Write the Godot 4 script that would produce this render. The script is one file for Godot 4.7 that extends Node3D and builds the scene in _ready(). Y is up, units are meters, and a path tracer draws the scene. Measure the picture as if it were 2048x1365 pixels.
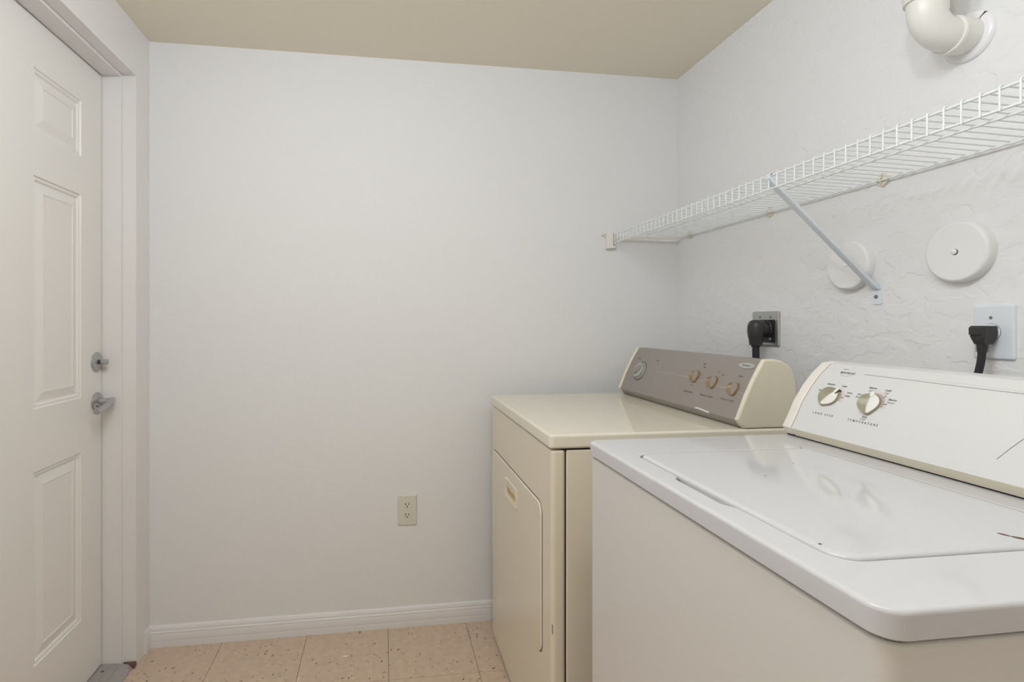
extends Node3D
# A small laundry room. x runs from the door wall to the appliance wall, -z towards the back wall, y up, metres.

const XL := -0.87            # face of the door wall
const XR := 1.267            # face of the appliance wall
const CEIL := 2.276
const ZF := 1.05             # face of the wall behind the camera
const BACK0 := -2.148        # back wall face at x = 0; it is a little out of square
const BACKS := -0.012

var M := {}
var org := {}
var used := {}
var sans: Font
var slant: Font

func _ready():
	# camera: a level, slightly cropped wide lens
	var cam := Camera3D.new()
	cam.name = "camera"
	cam.position = Vector3(0, 1.22, 0)
	cam.rotation.y = -atan(144.0 / 1065.0)
	cam.near = 0.05
	cam.far = 50.0
	cam.set_frustum(0.05 * 1365.0 / 1065.0, Vector2(114.0 / 1065.0, -37.5 / 1065.0) * 0.05, 0.05, 50.0)
	cam.current = true
	add_child(cam)
	var env := Environment.new()
	env.background_mode = Environment.BG_COLOR
	env.background_color = Color(1.0, 0.90, 0.70)      # warm fill light entering by the doorway added behind the camera
	env.background_energy_multiplier = 0.6
	env.tonemap_mode = Environment.TONE_MAPPER_LINEAR
	env.tonemap_exposure = 1.0
	env.sdfgi_enabled = true
	env.ssao_enabled = true
	env.ssil_enabled = true
	var we := WorldEnvironment.new()
	we.name = "environment"
	we.environment = env
	add_child(we)
	materials()
	ceiling_lamp([Vector3(0.23, CEIL, -0.27), Vector3(-0.02, CEIL, -0.51), Vector3(-0.27, CEIL, -0.75)], 0.227, Color(0.925, 0.96, 1.0))
	room()
	door()
	dryer()
	washer()
	shelf()
	wall_things()

# ------------------------------------------------------------------ materials
func mat(c: Color, rough := 0.5, metal := 0.0, spec := 0.5) -> StandardMaterial3D:
	var m := StandardMaterial3D.new()
	m.albedo_color = c
	m.roughness = rough
	m.metallic = metal
	m.metallic_specular = spec
	return m

func noise(freq: float, sd: int, ramp: Array, octaves := 3, size := 1024) -> NoiseTexture2D:
	var n := FastNoiseLite.new()
	n.seed = sd
	n.noise_type = FastNoiseLite.TYPE_SIMPLEX_SMOOTH
	n.frequency = freq
	n.fractal_octaves = octaves
	var t := NoiseTexture2D.new()
	t.width = size
	t.height = size
	t.seamless = true
	t.noise = n
	if ramp.size():
		var g := Gradient.new()
		g.offsets = PackedFloat32Array([])
		var off := PackedFloat32Array()
		var col := PackedColorArray()
		for r in ramp:
			off.append(r[0])
			col.append(r[1])
		g.offsets = off
		g.colors = col
		t.color_ramp = g
	return t

func materials():
	sans = SystemFont.new()
	sans.font_names = PackedStringArray(["Droid Sans"])
	var serif := SystemFont.new()
	serif.font_names = PackedStringArray(["Droid Serif"])
	var fv := FontVariation.new()
	fv.base_font = serif
	fv.variation_transform = Transform2D(Vector2(1, 0), Vector2(-0.28, 1), Vector2.ZERO)
	slant = fv
	var k0 := Color(0, 0, 0)
	var k1 := Color(1, 1, 1)
	M.wall = mat(Color(0.935, 0.935, 0.937), 0.6, 0.0, 0.3)
	M.wall.heightmap_enabled = true
	M.wall.heightmap_texture = noise(0.006, 11, [[0.0, k0], [0.40, k0], [0.52, Color(0.75, 0.75, 0.75)], [0.6, k1], [1.0, k1]], 4)
	M.wall.heightmap_scale = 0.03
	M.wall.uv1_triplanar = true
	M.wall.uv1_world_triplanar = true
	M.wall.uv1_scale = Vector3(1.15, 1.7, 1.15)
	M.wall_rough = M.wall.duplicate()
	M.wall_rough.heightmap_scale = 0.09
	M.wall_rough.uv1_scale = Vector3(2.0, 2.9, 2.0)
	M.ceiling = mat(Color(0.95, 0.918, 0.85), 0.75, 0.0, 0.2)
	M.paint = mat(Color(0.95, 0.935, 0.915), 0.38)          # door and trim, semi-gloss
	M.jamb = mat(Color(0.94, 0.93, 0.925), 0.45)
	M.base_white = mat(Color(0.93, 0.92, 0.925), 0.4)
	M.weatherstrip = mat(Color(0.50, 0.44, 0.37), 0.8)
	M.dark = mat(Color(0.10, 0.085, 0.07), 0.8)
	M.nickel = mat(Color(0.72, 0.72, 0.73), 0.26, 0.85)
	M.alu = mat(Color(0.72, 0.705, 0.70), 0.45, 0.5)
	M.bare_wood = mat(Color(0.46, 0.33, 0.29), 0.8)
	M.tile = mat(Color(1, 1, 1), 0.42)
	M.tile.albedo_texture = chips()
	M.tile.uv1_triplanar = true
	M.tile.uv1_world_triplanar = true
	M.tile.uv1_scale = Vector3(1.0 / 0.79, 1.0 / 0.79, 1.0 / 0.79)
	M.grout = mat(Color(0.42, 0.34, 0.28), 0.9)
	M.cream = mat(Color(0.925, 0.895, 0.825), 0.05)        # aged dryer enamel
	M.cream_front = mat(Color(0.915, 0.875, 0.79), 0.2)
	M.cap_white = mat(Color(0.925, 0.91, 0.875), 0.35)
	M.cream_plastic = mat(Color(0.92, 0.89, 0.80), 0.35)
	M.almond = mat(Color(0.87, 0.75, 0.53), 0.35)  # pocket floor, with bounce light inside the recess mixed into the colour
	M.taupe = mat(Color(0.605, 0.575, 0.55), 0.33)
	M.taupe_line = mat(Color(0.69, 0.655, 0.635), 0.4)
	M.taupe_ink = mat(Color(0.43, 0.40, 0.39), 0.5)
	M.amber = mat(Color(0.60, 0.50, 0.345), 0.3)
	M.amber.albedo_texture = noise(0.006, 5, [[0.0, Color(0.80, 0.66, 0.5)], [0.5, Color(1, 1, 1)], [1.0, Color(1.0, 1.0, 1.0)]], 2, 256)
	M.amber.uv1_triplanar = true
	M.amber.uv1_scale = Vector3(30, 30, 30)
	M.silver_grey = mat(Color(0.74, 0.75, 0.73), 0.3, 0.35)
	M.enamel = mat(Color(0.81, 0.807, 0.813), 0.07)         # washer lid and deck
	M.enamel_side = mat(Color(0.86, 0.845, 0.825), 0.22)
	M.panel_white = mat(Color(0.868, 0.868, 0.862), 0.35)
	M.panel_under = mat(Color(0.93, 0.895, 0.815), 0.4)
	M.seam = mat(Color(0.70, 0.60, 0.50), 0.6)
	M.olive = mat(Color(0.62, 0.60, 0.50), 0.35)
	M.knob_white = mat(Color(0.94, 0.935, 0.92), 0.25)
	M.ink = mat(Color(0.30, 0.29, 0.29), 0.6)
	M.ink_soft = mat(Color(0.62, 0.61, 0.60), 0.6)
	M.mauve = mat(Color(0.71, 0.67, 0.665), 0.5)
	M.pink = mat(Color(0.86, 0.82, 0.81), 0.5)
	M.wire = mat(Color(0.925, 0.94, 0.945), 0.3)
	M.brace = mat(Color(0.89, 0.925, 0.955), 0.3)
	M.cream_clip = mat(Color(0.89, 0.865, 0.79), 0.5)
	M.clip = mat(Color(0.94, 0.93, 0.905), 0.5)
	M.pvc = mat(Color(0.93, 0.925, 0.90), 0.35)
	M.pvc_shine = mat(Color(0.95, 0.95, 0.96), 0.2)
	M.cover = mat(Color(0.945, 0.945, 0.945), 0.4)
	M.steel = mat(Color(0.72, 0.73, 0.72), 0.32, 0.7)
	M.screw = mat(Color(0.55, 0.54, 0.52), 0.4, 0.8)
	M.socket_dark = mat(Color(0.18, 0.19, 0.215), 0.35)
	M.black = mat(Color(0.20, 0.19, 0.19), 0.42)
	M.black_cord = mat(Color(0.15, 0.14, 0.165), 0.5)
	M.plate_white = mat(Color(0.90, 0.92, 0.945), 0.3)
	M.ivory = mat(Color(0.88, 0.865, 0.82), 0.4)
	M.rust = mat(Color(0.40, 0.31, 0.27), 0.8)
	M.lamp_glass = mat(Color(0.95, 0.94, 0.92), 0.4)
	M.lamp_glass.emission_enabled = true
	M.lamp_glass.emission = Color(1.0, 0.98, 0.95)
	M.lamp_glass.emission_energy_multiplier = 2.5

func chips() -> ImageTexture:
	# vinyl composition tile: tan ground, faint mottling, elongated dark, white and rust chips
	var n := 1024
	var img := Image.create(n, n, false, Image.FORMAT_RGB8)
	var f := FastNoiseLite.new()
	f.seed = 3
	f.frequency = 0.02
	f.fractal_octaves = 4
	for y in n:
		for x in n:
			var w := clampf(minf(minf(x, n - x), minf(y, n - y)) / 60.0, 0.0, 1.0)
			var v := 1.0 + 0.05 * f.get_noise_2d(x, y) * w
			img.set_pixel(x, y, Color(0.835 * v, 0.745 * v, 0.655 * v))
	var rng := RandomNumberGenerator.new()
	rng.seed = 77
	var tones := [Color(0.33, 0.27, 0.22), Color(0.40, 0.33, 0.28), Color(0.28, 0.24, 0.21), Color(0.93, 0.89, 0.84), Color(0.62, 0.45, 0.34), Color(0.66, 0.58, 0.49), Color(0.55, 0.49, 0.42), Color(0.88, 0.80, 0.72)]
	for i in 520:
		var c: Color = tones[rng.randi() % tones.size()]
		var p := Vector2(rng.randf() * n, rng.randf() * n)
		var a := -1.0 + rng.randf_range(-0.7, 0.7)
		var l := rng.randf_range(1.8, 8.5)
		var w := rng.randf_range(1.2, 3.0)
		var d := Vector2(cos(a), sin(a))
		for yy in range(int(p.y - 9), int(p.y + 10)):
			for xx in range(int(p.x - 9), int(p.x + 10)):
				var q := Vector2(xx, yy) - p
				var u := q.dot(d) / l
				var v := q.dot(d.orthogonal()) / w
				if u * u + v * v < 1.0:
					img.set_pixel(posmod(xx, n), posmod(yy, n), c)
	img.generate_mipmaps()
	return ImageTexture.create_from_image(img)

# ------------------------------------------------------------------ shapes: lists of triangles, wound outwards
func quad(t: PackedVector3Array, a: Vector3, b: Vector3, c: Vector3, d: Vector3):
	t.append_array(PackedVector3Array([a, b, c, a, c, d]))

func rbox(lo: Vector3, hi: Vector3, r := 0.002, n := 2) -> PackedVector3Array:
	var t := PackedVector3Array()
	var c := (lo + hi) / 2.0
	var h := (hi - lo) / 2.0
	r = minf(r, minf(h.x, minf(h.y, h.z)) * 0.999)
	var k := h - Vector3.ONE * r
	var core := []
	var dirs := []
	for i in n + 1:
		core.append(-1.0)
		dirs.append(-tan(PI / 4 * (1.0 - float(i) / n)))
	for i in n + 1:
		core.append(1.0)
		dirs.append(tan(PI / 4 * float(i) / n))
	for ax in 3:
		var U := Vector3.ZERO
		var V := Vector3.ZERO
		var W := Vector3.ZERO
		U[(ax + 1) % 3] = 1
		V[(ax + 2) % 3] = 1
		W[ax] = 1
		for s in [-1.0, 1.0]:
			var grid := []
			for i in core.size():
				var row := PackedVector3Array()
				for j in core.size():
					var dir: Vector3 = (U * dirs[i] + V * dirs[j] + W * s).normalized()
					row.append(c + (U * core[i] + V * core[j] + W * s) * k + dir * r)
				grid.append(row)
			for i in core.size() - 1:
				for j in core.size() - 1:
					if s > 0:
						quad(t, grid[i][j], grid[i + 1][j], grid[i + 1][j + 1], grid[i][j + 1])
					else:
						quad(t, grid[i][j], grid[i][j + 1], grid[i + 1][j + 1], grid[i + 1][j])
	return t

func volume(t: PackedVector3Array) -> float:
	var v := 0.0
	var o := t[0]
	for i in range(0, t.size(), 3):
		v += (t[i] - o).dot((t[i + 1] - o).cross(t[i + 2] - o))
	return v

func outward(t: PackedVector3Array) -> PackedVector3Array:
	if volume(t) < 0:
		for i in range(0, t.size(), 3):
			var a := t[i + 1]
			t[i + 1] = t[i + 2]
			t[i + 2] = a
	return t

func cap(t: PackedVector3Array, loop: PackedVector3Array, flip: bool):
	# triangulate a planar loop in its own plane
	var nrm := Vector3.ZERO
	for i in loop.size():
		nrm += loop[i].cross(loop[(i + 1) % loop.size()])
	if nrm.length() < 1e-14:
		return
	nrm = nrm.normalized()
	var u := nrm.cross(Vector3.UP if absf(nrm.y) < 0.9 else Vector3.RIGHT).normalized()
	var v := nrm.cross(u)
	var p := PackedVector2Array()
	for q in loop:
		p.append(Vector2(q.dot(u), q.dot(v)) * 100.0)
	var ids := Geometry2D.triangulate_polygon(p)
	for i in range(0, ids.size(), 3):
		var a := loop[ids[i]]
		var b := loop[ids[i + 1]]
		var c := loop[ids[i + 2]]
		if ((b - a).cross(c - a).dot(nrm) > 0) == flip:
			t.append_array([a, c, b])
		else:
			t.append_array([a, b, c])

func loft(loops: Array, caps := true, wrap := false) -> PackedVector3Array:
	var t := PackedVector3Array()
	var m: int = loops.size()
	for i in (m if wrap else m - 1):
		var A: PackedVector3Array = loops[i]
		var B: PackedVector3Array = loops[(i + 1) % m]
		var n := A.size()
		for k in n:
			var a := A[k]
			var b := A[(k + 1) % n]
			var c := B[(k + 1) % n]
			var d := B[k]
			if a.distance_squared_to(b) > 1e-14:
				t.append_array([a, b, c])
			if c.distance_squared_to(d) > 1e-14:
				t.append_array([a, c, d])
	if caps and not wrap:
		cap(t, loops[0], true)
		cap(t, loops[m - 1], false)
	return outward(t)

func inset(p: PackedVector2Array, d: float) -> PackedVector2Array:
	# moves every corner inwards along its mitre
	var area := 0.0
	var n := p.size()
	for i in n:
		area += p[i].cross(p[(i + 1) % n])
	var s := signf(area)
	var out := PackedVector2Array()
	for i in n:
		var a := (p[i] - p[(i - 1 + n) % n]).normalized()
		var b := (p[(i + 1) % n] - p[i]).normalized()
		if a == Vector2.ZERO:
			a = b
		if b == Vector2.ZERO:
			b = a
		var na := Vector2(-a.y, a.x) * s
		var nb := Vector2(-b.y, b.x) * s
		var m := (na + nb).normalized()
		out.append(p[i] + m * d / maxf(m.dot(na), 0.35))
	return out

func rrect(lo: Vector2, hi: Vector2, r: float, n := 5) -> PackedVector2Array:
	var p := PackedVector2Array()
	var c := [Vector2(hi.x - r, hi.y - r), Vector2(lo.x + r, hi.y - r), Vector2(lo.x + r, lo.y + r), Vector2(hi.x - r, lo.y + r)]
	for k in 4:
		for i in n + 1:
			var a := PI / 2 * (k + float(i) / n)
			p.append(c[k] + Vector2(cos(a), sin(a)) * r)
	return p

func circle(c: Vector2, r: float, n := 32) -> PackedVector2Array:
	var p := PackedVector2Array()
	for i in n:
		p.append(c + Vector2(cos(TAU * i / n), sin(TAU * i / n)) * r)
	return p

# a flat outline p (u, v) pushed along w from h0 to h1 with rounded edges; X, Y, Z say where u, v, w point
func prism(p: PackedVector2Array, h0: float, h1: float, f: Transform3D, r := 0.0, n := 3, both := true) -> PackedVector3Array:
	var loops := []
	var put := func(q: PackedVector2Array, h: float):
		var l := PackedVector3Array()
		for v in q:
			l.append(f * Vector3(v.x, v.y, h))
		loops.append(l)
	if r > 0.0 and both:
		for i in n:
			var a := PI / 2 * i / n
			put.call(inset(p, r * (1 - sin(a))), h0 + r * (1 - cos(a)))
	if r <= 0.0 or not both:
		put.call(p, h0)
	else:
		put.call(p, h0 + r)
	if r > 0.0:
		for i in n + 1:
			var a := PI / 2 * i / n
			put.call(inset(p, r * (1 - cos(a))), h1 - r * (1 - sin(a)))
	else:
		put.call(p, h1)
	return loft(loops)

func lathe(profile: Array, f: Transform3D, n := 32) -> PackedVector3Array:
	# profile of Vector2(radius, height) about the frame's z
	var loops := []
	for q in profile:
		var l := PackedVector3Array()
		for i in n:
			var a := TAU * i / n
			l.append(f * Vector3(cos(a) * maxf(q.x, 1e-5), sin(a) * maxf(q.x, 1e-5), q.y))
		loops.append(l)
	return loft(loops)

func tube(path: Array, r: float, n := 8, squash := 1.0) -> PackedVector3Array:
	var loops := []
	var up := Vector3.UP
	var d0: Vector3 = (path[1] - path[0]).normalized()
	if absf(d0.dot(up)) > 0.9:
		up = Vector3.RIGHT
	var side := d0.cross(up).normalized()
	for i in path.size():
		var a: Vector3 = path[maxi(i - 1, 0)]
		var b: Vector3 = path[mini(i + 1, path.size() - 1)]
		var d := (b - a).normalized()
		side = (side - d * side.dot(d)).normalized()
		var v := side.cross(d)
		var l := PackedVector3Array()
		for k in n:
			var t := TAU * k / n
			l.append(path[i] + (side * cos(t) + v * sin(t) * squash) * r)
		loops.append(l)
	return loft(loops)

func smooth_path(pts: Array, n := 6) -> Array:
	var c := Curve3D.new()
	for i in pts.size():
		var a: Vector3 = pts[maxi(i - 1, 0)]
		var b: Vector3 = pts[mini(i + 1, pts.size() - 1)]
		c.add_point(pts[i], -(b - a) / 6.0, (b - a) / 6.0)
	var out := []
	for i in pts.size() - 1:
		for k in n:
			out.append(c.sample(i, float(k) / n))
	out.append(pts[-1])
	return out

func frame(at: Vector3, z: Vector3, y := Vector3.UP) -> Transform3D:
	z = z.normalized()
	var x := y.cross(z).normalized()
	return Transform3D(Basis(x, z.cross(x), z), at)

# triangles -> mesh, corners shared by faces that meet under the angle are smoothed
func mesh(t: PackedVector3Array, off := Vector3.ZERO, angle := 40.0) -> ArrayMesh:
	var n := t.size() / 3
	var fn := PackedVector3Array()
	var unit := PackedVector3Array()
	var at := {}
	for i in n:
		var x := (t[3 * i + 1] - t[3 * i]).cross(t[3 * i + 2] - t[3 * i])
		fn.append(x)
		unit.append(x.normalized())
		for k in 3:
			var key := Vector3i((t[3 * i + k] * 50000.0).round())
			if not at.has(key):
				at[key] = PackedInt32Array()
			at[key].append(i)
	var lim := cos(deg_to_rad(angle))
	var st := SurfaceTool.new()
	st.begin(Mesh.PRIMITIVE_TRIANGLES)
	for i in n:
		if fn[i].length() < 1e-16:
			continue
		for k in [0, 2, 1]:
			var p := t[3 * i + k]
			var s := Vector3.ZERO
			for j in at[Vector3i((p * 50000.0).round())]:
				if unit[i].dot(unit[j]) > lim:
					s += fn[j]
			st.set_normal(s.normalized() if s.length() > 1e-18 else unit[i])
			st.add_vertex(p - off)
	return st.commit()

# ------------------------------------------------------------------ nodes
func numbered(called: String, parent: Node) -> String:
	var key := str(parent.get_instance_id()) + called
	used[key] = used.get(key, -1) + 1
	return called if used[key] == 0 else "%s_%03d" % [called, used[key]]

func obj(called: String, t: PackedVector3Array, m: Material, parent: Node = null, angle := 40.0) -> MeshInstance3D:
	var o := MeshInstance3D.new()
	var p: Node = parent if parent else self
	var off: Vector3 = org.get(p, Vector3.ZERO)
	o.mesh = mesh(t, off, angle)
	o.material_override = m
	return place(o, called, p)

func place(o: MeshInstance3D, called: String, p: Node) -> MeshInstance3D:
	o.name = numbered(called, p)
	o.cast_shadow = GeometryInstance3D.SHADOW_CASTING_SETTING_ON
	p.add_child(o, true)
	org[o] = org.get(p, Vector3.ZERO) + o.position
	return o

func thing(called: String, label: String, category: String, at: Vector3, group := "") -> Node3D:
	var o := Node3D.new()
	o.name = numbered(called, self)
	add_child(o, true)
	o.position = at
	org[o] = at
	tag(o, label, category, group)
	return o

func tag(o: Node, label: String, category: String, group := ""):
	o.set_meta("label", label)
	if category:
		o.set_meta("category", category)
	if group:
		o.set_meta("group", group)

func structure(called: String, t: PackedVector3Array, m: Material, label: String) -> MeshInstance3D:
	var o := obj(called, t, m)
	o.set_meta("kind", "structure")
	tag(o, label, "")
	return o

func lettering(s: String, size: float, f: Transform3D, m: Material, parent: Node, font: Font = null, spread := 0.0, called := "lettering"):
	# each call is one printed line; size is the height of the capitals
	var tm := TextMesh.new()
	tm.font = font if font else sans
	if spread > 0.0:
		var fv := FontVariation.new()
		fv.base_font = tm.font
		fv.spacing_glyph = int(spread)
		tm.font = fv
	tm.text = s
	tm.font_size = 48
	tm.pixel_size = size / 34.0
	tm.depth = 0.0003
	tm.curve_step = 2.0
	var o := MeshInstance3D.new()
	o.mesh = tm
	o.material_override = m
	o.transform = Transform3D(f.basis, f.origin - org.get(parent, Vector3.ZERO))
	o.name = numbered(called, parent)
	parent.add_child(o, true)

# ------------------------------------------------------------------ room
func back_z(x: float) -> float:
	return BACK0 + BACKS * x

func ceiling_lamp(at: Array, energy: float, c: Color):
	# unseen ceiling lamp; its three-globe bar is made up to spread the light
	var mid: Vector3 = at[1]
	var t := thing("ceiling_lamp", "unseen ceiling lamp, its bar of three frosted glass globes made up to spread the light", "lamp", mid)
	var f := Transform3D(Basis(Vector3(1, 0, 0), Vector3(0, 0, 1), Vector3(0, -1, 0)), mid)
	var d: Vector3 = (at[2] - at[0]).normalized()
	var half: float = (at[2] - at[0]).length() / 2 + 0.05
	obj("bar", prism(rrect(Vector2(-half, -0.03), Vector2(half, 0.03), 0.02, 4), 0.0, 0.022, Transform3D(Basis(d, Vector3(0, -1, 0).cross(d), Vector3(0, -1, 0)), mid), 0.004, 3, false), M.nickel, t)
	for p in at:
		f.origin = p
		var arm := obj("socket", lathe([Vector2(0.0, 0.02), Vector2(0.03, 0.02), Vector2(0.034, 0.03), Vector2(0.034, 0.062), Vector2(0.0, 0.062)], f, 24), M.nickel, t)
		var prof := []
		for i in 17:
			var a := PI * i / 16.0
			prof.append(Vector2(0.075 * sin(a), 0.06 + 0.075 - 0.075 * cos(a)))
		obj("glass_globe", lathe(prof, f, 32), M.lamp_glass, arm)
		var l := OmniLight3D.new()
		l.name = numbered("lamp_light", t)
		l.position = p - mid + Vector3(0, -0.135, 0)
		l.light_color = c
		l.light_energy = energy
		l.omni_range = 8.0
		l.omni_attenuation = 2.0
		l.light_size = 0.06
		l.shadow_enabled = true
		t.add_child(l)

func room():
	# floor: slab and square vinyl tiles
	var fl := structure("floor", rbox(Vector3(-1.2, -0.12, -2.4), Vector3(1.5, -0.004, ZF + 0.15), 0.0, 1), M.grout, "tan speckled vinyl tile floor")
	var p := 0.3125
	for i in range(-3, 5):
		for j in range(-1, 10):
			var lo := Vector3(0.0195 + p * i, -0.004, -1.828 + p * (j - 1))
			var hi := lo + Vector3(p, 0.004, p)
			lo.x = maxf(lo.x, XL - 0.12)
			hi.x = minf(hi.x, XR + 0.01)
			lo.z = maxf(lo.z, -2.19)
			hi.z = minf(hi.z, ZF + 0.01)
			if hi.x - lo.x < 0.02 or hi.z - lo.z < 0.005:
				continue
			obj("tile", rbox(lo + Vector3(0.0006, -0.002, 0.0006), hi - Vector3(0.0006, 0, 0.0006), 0.0006, 1), M.tile, fl)
	obj("paint_spot", lathe([Vector2(0.0, 0.0), Vector2(0.011, 0.0), Vector2(0.008, 0.0006), Vector2(0.0, 0.0007)], Transform3D(Basis(Vector3(1.0, 0, 0.1), Vector3(0.05, 0, -0.35), Vector3.UP), Vector3(-0.134, 0, -1.98)), 12), M.base_white, fl)
	structure("ceiling", rbox(Vector3(-1.2, CEIL, -2.4), Vector3(1.5, CEIL + 0.12, ZF + 0.15), 0.0, 1), M.ceiling, "flat beige ceiling")
	# back wall, slightly out of square
	var bw := PackedVector2Array([Vector2(-1.0, back_z(-1.0)), Vector2(XR + 0.13, back_z(XR + 0.13)), Vector2(XR + 0.13, -2.3), Vector2(-1.0, -2.3)])
	var up := Transform3D(Basis(Vector3(1, 0, 0), Vector3(0, 0, 1), Vector3(0, 1, 0)), Vector3.ZERO)
	structure("wall_back", prism(bw, -0.01, CEIL + 0.02, up), M.wall, "plain white back wall between the door and the dryer")
	structure("wall_right", rbox(Vector3(XR, -0.01, -2.3), Vector3(XR + 0.13, CEIL + 0.02, ZF + 0.1), 0.0, 1), M.wall_rough, "white lightly textured wall behind the washer and dryer")
	var wf := rbox(Vector3(-1.0, -0.01, ZF), Vector3(-0.5, CEIL + 0.02, ZF + 0.12), 0.0, 1)
	wf.append_array(rbox(Vector3(0.4, -0.01, ZF), Vector3(XR + 0.13, CEIL + 0.02, ZF + 0.12), 0.0, 1))
	wf.append_array(rbox(Vector3(-0.5, 2.06, ZF), Vector3(0.4, CEIL + 0.02, ZF + 0.12), 0.0, 1))  # lintel of a doorway added out of view to let fill light in
	structure("wall_front", wf, M.wall, "white wall behind the camera with an unseen doorway added for fill light")
	var wl := PackedVector2Array([Vector2(-2.3, -0.01), Vector2(-2.0275, -0.01), Vector2(-2.0275, 2.097), Vector2(-1.13, 2.097), Vector2(-1.13, -0.01), Vector2(ZF + 0.1, -0.01), Vector2(ZF + 0.1, CEIL + 0.02), Vector2(-2.3, CEIL + 0.02)])
	var side := Transform3D(Basis(Vector3(0, 0, 1), Vector3(0, 1, 0), Vector3(1, 0, 0)), Vector3.ZERO)
	structure("wall_left", prism(wl, -1.0, XL, side, 0.003, 2, false), M.jamb, "white wall around the door opening")
	# baseboard: moulded profile along the back wall, with a short return on the door wall
	var prof := [Vector2(0.0, 0.0), Vector2(0.0135, 0.0), Vector2(0.0135, 0.020), Vector2(0.0125, 0.022), Vector2(0.0125, 0.024), Vector2(0.0138, 0.027), Vector2(0.0130, 0.046), Vector2(0.0112, 0.049), Vector2(0.0112, 0.0505), Vector2(0.0122, 0.053), Vector2(0.0105, 0.058), Vector2(0.0088, 0.0595), Vector2(0.0088, 0.061), Vector2(0.0095, 0.064), Vector2(0.0065, 0.0735), Vector2(0.003, 0.0775), Vector2(0.0, 0.078)]
	var loops := []
	for x in [XL + 0.0005, 1.2]:
		var l := PackedVector3Array()
		for q in prof:
			l.append(Vector3(x, q.y, back_z(x) + q.x))
		loops.append(l)
	structure("baseboard_back", loft(loops), M.base_white, "white moulded baseboard along the back wall")
	loops = []
	for z in [back_z(XL), -2.088]:
		var l := PackedVector3Array()
		for q in prof:
			l.append(Vector3(XL + q.x * 0.8, q.y, z))
		loops.append(l)
	structure("baseboard_left", loft(loops), M.base_white, "short end of white baseboard turning onto the door wall")

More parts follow.
